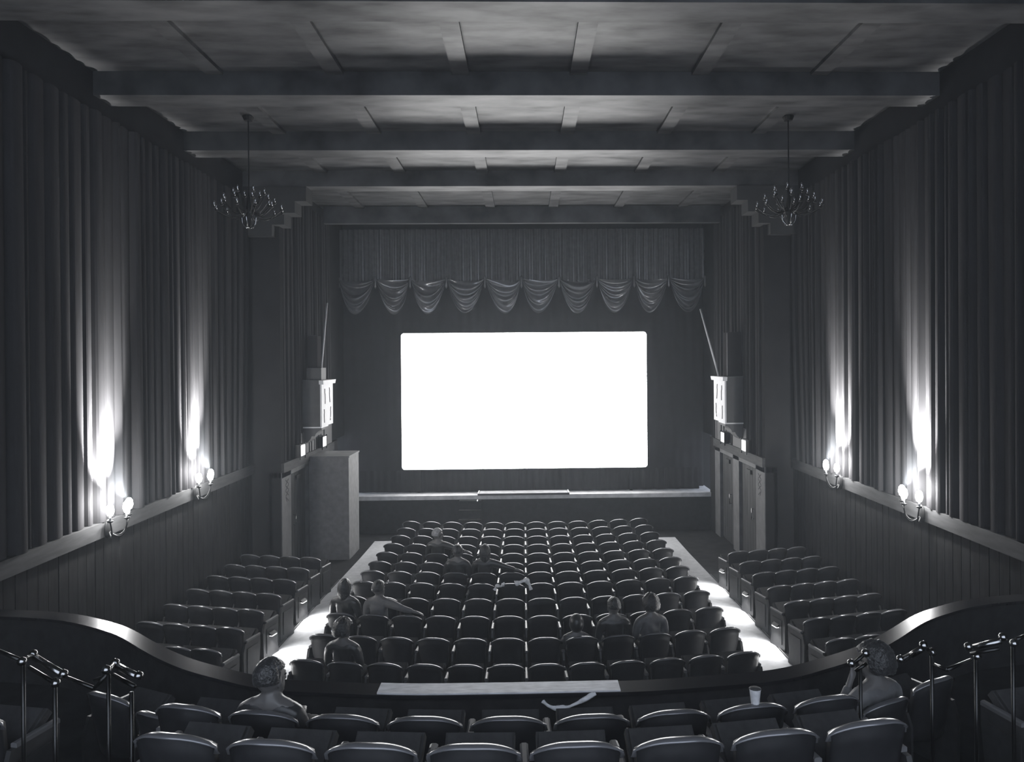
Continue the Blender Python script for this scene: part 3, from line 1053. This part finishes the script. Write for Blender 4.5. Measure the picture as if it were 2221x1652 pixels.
def person(label, loc, rz, turn=0, tilt=0, hair='short', hmat='hair_dark', jmat='jacket', low=0.0, lean=0.0, arms=('lap', 'lap'), sc=1.0, tmat='trousers'):
    t = thing('person', label, 'person', loc, rz)
    V, E, RD = [], [], []

    def add(p, r, prev=None):
        V.append(tuple(p))
        RD.append(r)
        if prev is not None:
            E.append((prev, len(V) - 1))
        return len(V) - 1
    L = -low
    pel = add((0, .14 + low * .6, .53), (.14, .11))
    bel = add((lean * .2, .08, .70 + L * .6), (.13, .1), pel)
    che = add((lean * .5, .04, .90 + L), (.155, .105), bel)
    nb = add((lean * .8, .03, 1.02 + L), (.09, .07), che)
    nk = add((lean * .9, .04, 1.10 + L), .058, nb)
    hd = add((lean, .05, 1.17 + L), .05, nk)
    hc = Vector((lean, .055, 1.20 + L))
    sh, arms_pts = {}, {}
    for s, pose in ((-1, arms[0]), (1, arms[1])):
        a = add((lean * .7 + s * .12, .03, 1.015 + L), .07, nb)
        a = add((lean * .7 + s * .195, .03, .985 + L), .068, a)
        if pose == 'lap':
            el, wr = Vector((s * .235, .08, .73 + L * .7)), Vector((s * .1, .32, .66))
        elif pose == 'rest':      # along an armrest
            el, wr = Vector((s * .27, .06, .73 + L * .6)), Vector((s * .27, .32, .67))
        elif pose == 'across':    # over the back of the next seat
            el, wr = Vector((s * .42, -.03, .93 + L)), Vector((s * .62, -.02, .88))
        elif pose == 'face':
            el, wr = Vector((s * .24, .2, .74 + L)), Vector((s * .13, .18, 1.03 + L))
        elif pose == 'behind':    # hand behind the head
            el, wr = Vector((s * .36, .02, 1.12 + L)), Vector((s * .13, -.08, 1.16 + L))
        shp = Vector(V[a])
        m1 = add((shp + el) / 2, .047, a)
        e1 = add(el, .042, m1)
        m2 = add((el + wr) / 2, .036, e1)
        w1 = add(wr, .026, m2)
        d = (wr - el).normalized()
        palm = wr + d * .06
        p1 = add(palm, .03, w1)
        side = d.cross(Vector((0, 0, 1))) if abs(d.z) < .9 else Vector((1, 0, 0))
        side.normalize()
        dn = Vector((0, 0, -1)) if abs(d.z) < .9 else Vector((0, 1, 0))
        for j, ln in enumerate((.062, .072, .068, .052)):
            off = side * ((j - 1.5) * .019)
            b0 = add(palm + off + d * .025, .0105, p1)
            b1 = add(palm + off + d * (.025 + ln * .5) + dn * .006, .0095, b0)
            add(palm + off + d * (.025 + ln * .9) + dn * .028, .008, b1)
        th = add(palm - side * .035 * s + d * -.005 + dn * .01, .011, p1)
        add(palm - side * .05 * s + d * .03 + dn * .018, .0095, th)
        arms_pts[s] = (Vector((lean * .7 + s * .1, .03, 1.0 + L)), shp, el, wr)
    legs = {}
    for s in (-1, 1):
        h = add((s * .09, .18 + low * .5, .52), .085, pel)
        kn = Vector((s * .12, .5, .55))
        k0 = add((Vector(V[h]) + kn) / 2, .075, h)
        k = add(kn, .06, k0)
        c_ = add((s * .12, .5, .33), .052, k)
        an = add((s * .12, .52, .09), .036, c_)
        add((s * .12, .64, .045), .032, an)
        legs[s] = (Vector(V[h]), kn)
    mtx = {}
    me = skinned(V, E, RD, pel, .0135, lambda bm: mtx.update(m=head_bm(bm, hc, turn, tilt, 1.13)))
    me.materials.clear()
    me.materials.append(M['skin'])
    b = bpy.data.objects.new('body', me)
    C.objects.link(b)
    b.parent = t
    mt = mtx['m']
    for s in (-1, 1):
        mb = MB().lathe([(.002, -.008), (.008, -.004), (.008, .004), (.002, .008)], (0, 0, 0), 8)
        o = mb.build('eye', M['dark'], t, True)
        o.matrix_local = mt @ Matrix.Translation((s * .03, .079, .012))
    # hair
    def hr(u, v):
        a = u * 2 * PI
        long = {'short': -.25, 'long': -.75, 'curly': -.4, 'hood': -.9}[hair]
        el_ = PI / 2 - v * (PI / 2 - math.asin(max(-.95, long)))
        fr = math.sin(a)        # +1 = front
        if el_ < .45 and fr > .1:
            el_ = .45 + (el_ - .45) * max(0, .35 - fr) * .8
        r0 = {'short': 1.1, 'long': 1.16, 'curly': 1.42, 'hood': 1.3}[hair]
        rr = r0 * (1 + {'short': .02, 'long': .02, 'curly': .07, 'hood': .01}[hair] * math.sin(a * 9 + v * 14) * math.sin(v * 11 + a * 3))
        dz = -.09 * v * v if hair == 'long' else 0
        return mt @ Vector((math.cos(a) * math.cos(el_) * .079 * rr, -.012 + math.sin(a) * math.cos(el_) * .094 * rr, .022 + math.sin(el_) * .1 * rr + dz))
    o = MB().grid(hr, 36, 16).build('hood' if hair == 'hood' else 'hair', M[jmat] if hair == 'hood' else M[hmat], t, True, solid=.012)
    # jacket and trousers: cloth grown round the same skeleton
    v2, e2, r2 = [], [], []
    def ad(p, r, prev=None):
        v2.append(tuple(p)); r2.append(r)
        if prev is not None:
            e2.append((prev, len(v2) - 1))
        return len(v2) - 1
    p_ = ad((0, .13 + low * .6, .55), (.16, .125))
    q = ad((lean * .2, .07, .70 + L * .6), (.15, .12), p_)
    c2 = ad((lean * .5, .04, .90 + L), (.172, .122), q)
    n2 = ad((lean * .8, .03, 1.03 + L), (.12, .09), c2)
    ad((lean * .88, .035, 1.09 + L), .07, n2)
    for s in (-1, 1):
        a0, shp, el, wr = arms_pts[s]
        i = ad(a0, .088, n2)
        i = ad(shp, .086, i)
        i = ad((shp + el) / 2, .07, i)
        i = ad(el, .056, i)
        i = ad((el + wr) / 2, .05, i)
        i = ad(wr - (wr - el).normalized() * .02, .042, i)
    me = skinned(v2, e2, r2, p_, .016)
    me.materials.clear(); me.materials.append(M[jmat])
    put(me, 'jacket', t)
    v2, e2, r2 = [], [], []
    p_ = ad((0, .15 + low * .6, .52), (.15, .12))
    for s in (-1, 1):
        h, kn = legs[s]
        i = ad(h, .1, p_)
        i = ad((h + kn) / 2, .09, i)
        i = ad(kn, .074, i)
        i = ad((s * .12, .5, .33), .066, i)
        i = ad((s * .12, .515, .13), .056, i)
    me = skinned(v2, e2, r2, p_, .018)
    me.materials.clear(); me.materials.append(M[tmat])
    put(me, 'trousers', t)
    mb = MB()
    for s in (-1, 1):
        mb.tube([(s * .12, .48, .045), (s * .12, .56, .05), (s * .12, .68, .035), (s * .12, .72, .03)], [.04, .048, .042, .025], 8)
    mb.build('shoes', M['black_metal'], t, True)
    if sc != 1.0:
        t.scale = (sc, sc, sc)
    return t


def in_row(i, x):
    a = math.asin(x / RAD)
    yy = ROWS[i] + RAD * (1 - math.cos(a))
    return (x, yy, fz(yy)), a


def sit(i, x, label, **k):
    loc, a = in_row(i, x)
    return person(label, loc, a, **k)


sit(4, -1.89, 'person in the fifth row turning right, pale hair, farthest forward of the audience', turn=R(-70), hair='short', hmat='hair_pale', arms=('lap', 'across'))
sit(6, -1.32, 'left person of the pair sitting together in the seventh row, dark hair', turn=R(-8), hair='short', arms=('lap', 'lap'))
sit(6, -.79, 'long haired person at the right of the pair in the seventh row', turn=R(5), hair='long', arms=('lap', 'across'))
sit(9, -2.95, 'person in the left aisle seat of the tenth row, head against the aisle carpet', turn=R(-15), hair='long', arms=('lap', 'lap'))
sit(9, -2.38, 'person second from the left aisle in the tenth row, pale sleeve on the right', turn=R(-25), hair='short', jmat='jacket_pale', arms=('lap', 'across'))
sit(11, -2.5, 'round haired person at the left end of the last centre row', turn=R(-20), hair='curly', arms=('lap', 'lap'))
sit(10, .74, 'small hooded person slumped low in the eleventh row', hair='hood', low=.12, sc=.9)
sit(10, 1.3, 'person in the eleventh row between the hooded one and the fluffy haired one', turn=R(10), tilt=R(-5), hair='short')
sit(10, 1.86, 'person with a large fluffy head of hair in the eleventh row', turn=R(5), hair='curly', hmat='hair_dark', jmat='jacket_pale', low=.0)
# people on the raised tier
for sx, side in ((-1, 'left'), (1, 'right')):
    for k in range(2):
        x = sx * (2.72 + .56 * k)
        seat(SEAT, x, smooth_path(x) - .95, 1.5, sx * .45, f'dark seat close behind the curved front wall at the {side}, {("nearer", "farther from")[k]} the middle', 'seats of the raised tier', (k == 0) == (sx > 0), (k == 0) == (sx < 0), down=(sx > 0 and k == 0))
p = at(535, 1432, 5.25)
person('person low in a tier seat left of centre, dark hair catching the light', (-2.28 + .54 - .0, 5.0 + 1.74 ** 2 / 20, 1.8), -.174, turn=R(-25), low=.17, hair='short', sc=.97)
person('person with pale sleeves sitting close behind the front wall at the right', (2.72, smooth_path(2.72) - .95, 1.5), .45, turn=R(20), low=.1, hair='curly', jmat='jacket_pale', arms=('face', 'rest'), sc=.97)

# ------------------------------------------------------------------ cloths and small things
def crumple(name, pts, w, label, cat, seed, m='cloth_pale'):
    """a crumpled strip of cloth following pts (laid over things)"""
    rnd = random.Random(seed)
    ph = [rnd.uniform(0, 6) for _ in range(6)]
    pts = [Vector(p) for p in pts]
    def fn(u, v):
        s = u * (len(pts) - 1)
        i = min(int(s), len(pts) - 2)
        p = pts[i].lerp(pts[i + 1], s - i)
        d = (pts[i + 1] - pts[i]).normalized()
        n = d.cross(Vector((0, 1, 0))).normalized()
        k = math.sin(u * 23 + ph[0]) * .3 + math.sin(u * 41 + v * 9 + ph[1]) * .35
        ww = w * (.75 + .25 * math.sin(u * 13 + ph[2]))
        a = v * 2 * PI
        return p + n * (math.cos(a) * ww * (1 + .2 * k)) + Vector((0, 1, 0)) * (math.sin(a) * ww * .8 * (1 + .3 * k)) + Vector((0, 0, k * w * .2))
    o = MB().grid(fn, 40, 12).build(name, M[m], None, True)
    return tag(o, label, cat)


loc, a = in_row(7, -.27)
zz = loc[2] + .80
yb_ = loc[1] - .12
crumple('draped_scarf', [(-.57, yb_ + .02, zz - .07), (-.53, yb_, zz + .02), (-.46, yb_ - .02, zz + .01), (-.38, yb_ - .01, zz + .055)], .035, 'pale crumpled scarf over a seat back, left half of two', 'scarf', 3)
crumple('draped_coat', [(-.2, yb_ - .01, zz + .05), (-.1, yb_ - .03, zz + .08), (0, yb_ - .02, zz + .12), (.06, yb_, zz + .03), (.1, yb_ + .02, zz - .06)], .05, 'pale crumpled coat over a seat back beside the centre line', 'coat', 8)
loc, a = in_row(8, -1.89)
crumple('folded_paper', [(-1.89 - .12, loc[1] + .1, loc[2] + .66), (-1.89, loc[1] + .09, loc[2] + .685), (-1.89 + .12, loc[1] + .1, loc[2] + .69)], .016, 'thin pale folded paper lying behind a ninth row seat', 'paper', 5)
q = [at(x, y, 6.16) for x, y in ((1177, 1520), (1188, 1530), (1205, 1536), (1228, 1534), (1250, 1526), (1268, 1516), (1292, 1503))]
crumple('hanging_scarf', q, .022, 'twisted pale scarf hanging inside the front wall of the tier', 'scarf', 6)
q = at(1638, 1528, 5.0)
t = thing('paper_cup', 'small white paper cup on a seat back of the raised tier, right of centre', 'cup', (q.x, q.y, 2.655))
MB().lathe([(.026, 0), (.028, .01), (.038, .1), (.04, .104)], (0, 0, 0), 12).build('cup', M['cloth_pale'], t, True)
MB().lathe([(.03, .104), (.041, .106), (.03, .112)], (0, 0, 0), 12).build('lid', M['case_dark'], t, True)

# ------------------------------------------------------------------ thin haze added to lift the dark tones
if ADDED_HAZE > 0:
    hm = bpy.data.materials.new('added_haze')
    hm.use_nodes = True
    nt = hm.node_tree
    nt.nodes.clear()
    out = nt.nodes.new('ShaderNodeOutputMaterial')
    vs = nt.nodes.new('ShaderNodeVolumeScatter')
    vs.inputs['Density'].default_value = ADDED_HAZE
    vs.inputs['Color'].default_value = (.84, .92, 1.0, 1)
    vs.inputs['Anisotropy'].default_value = 0.3
    nt.links.new(vs.outputs[0], out.inputs['Volume'])
    o = box(-XM + .2, XM - .2, -.4, 23.1, 0.15, ZB - .02).build('added_haze', hm)
    tag(o, 'thin haze added to lift the dark tones of the hall', 'added_haze', kind='stuff')
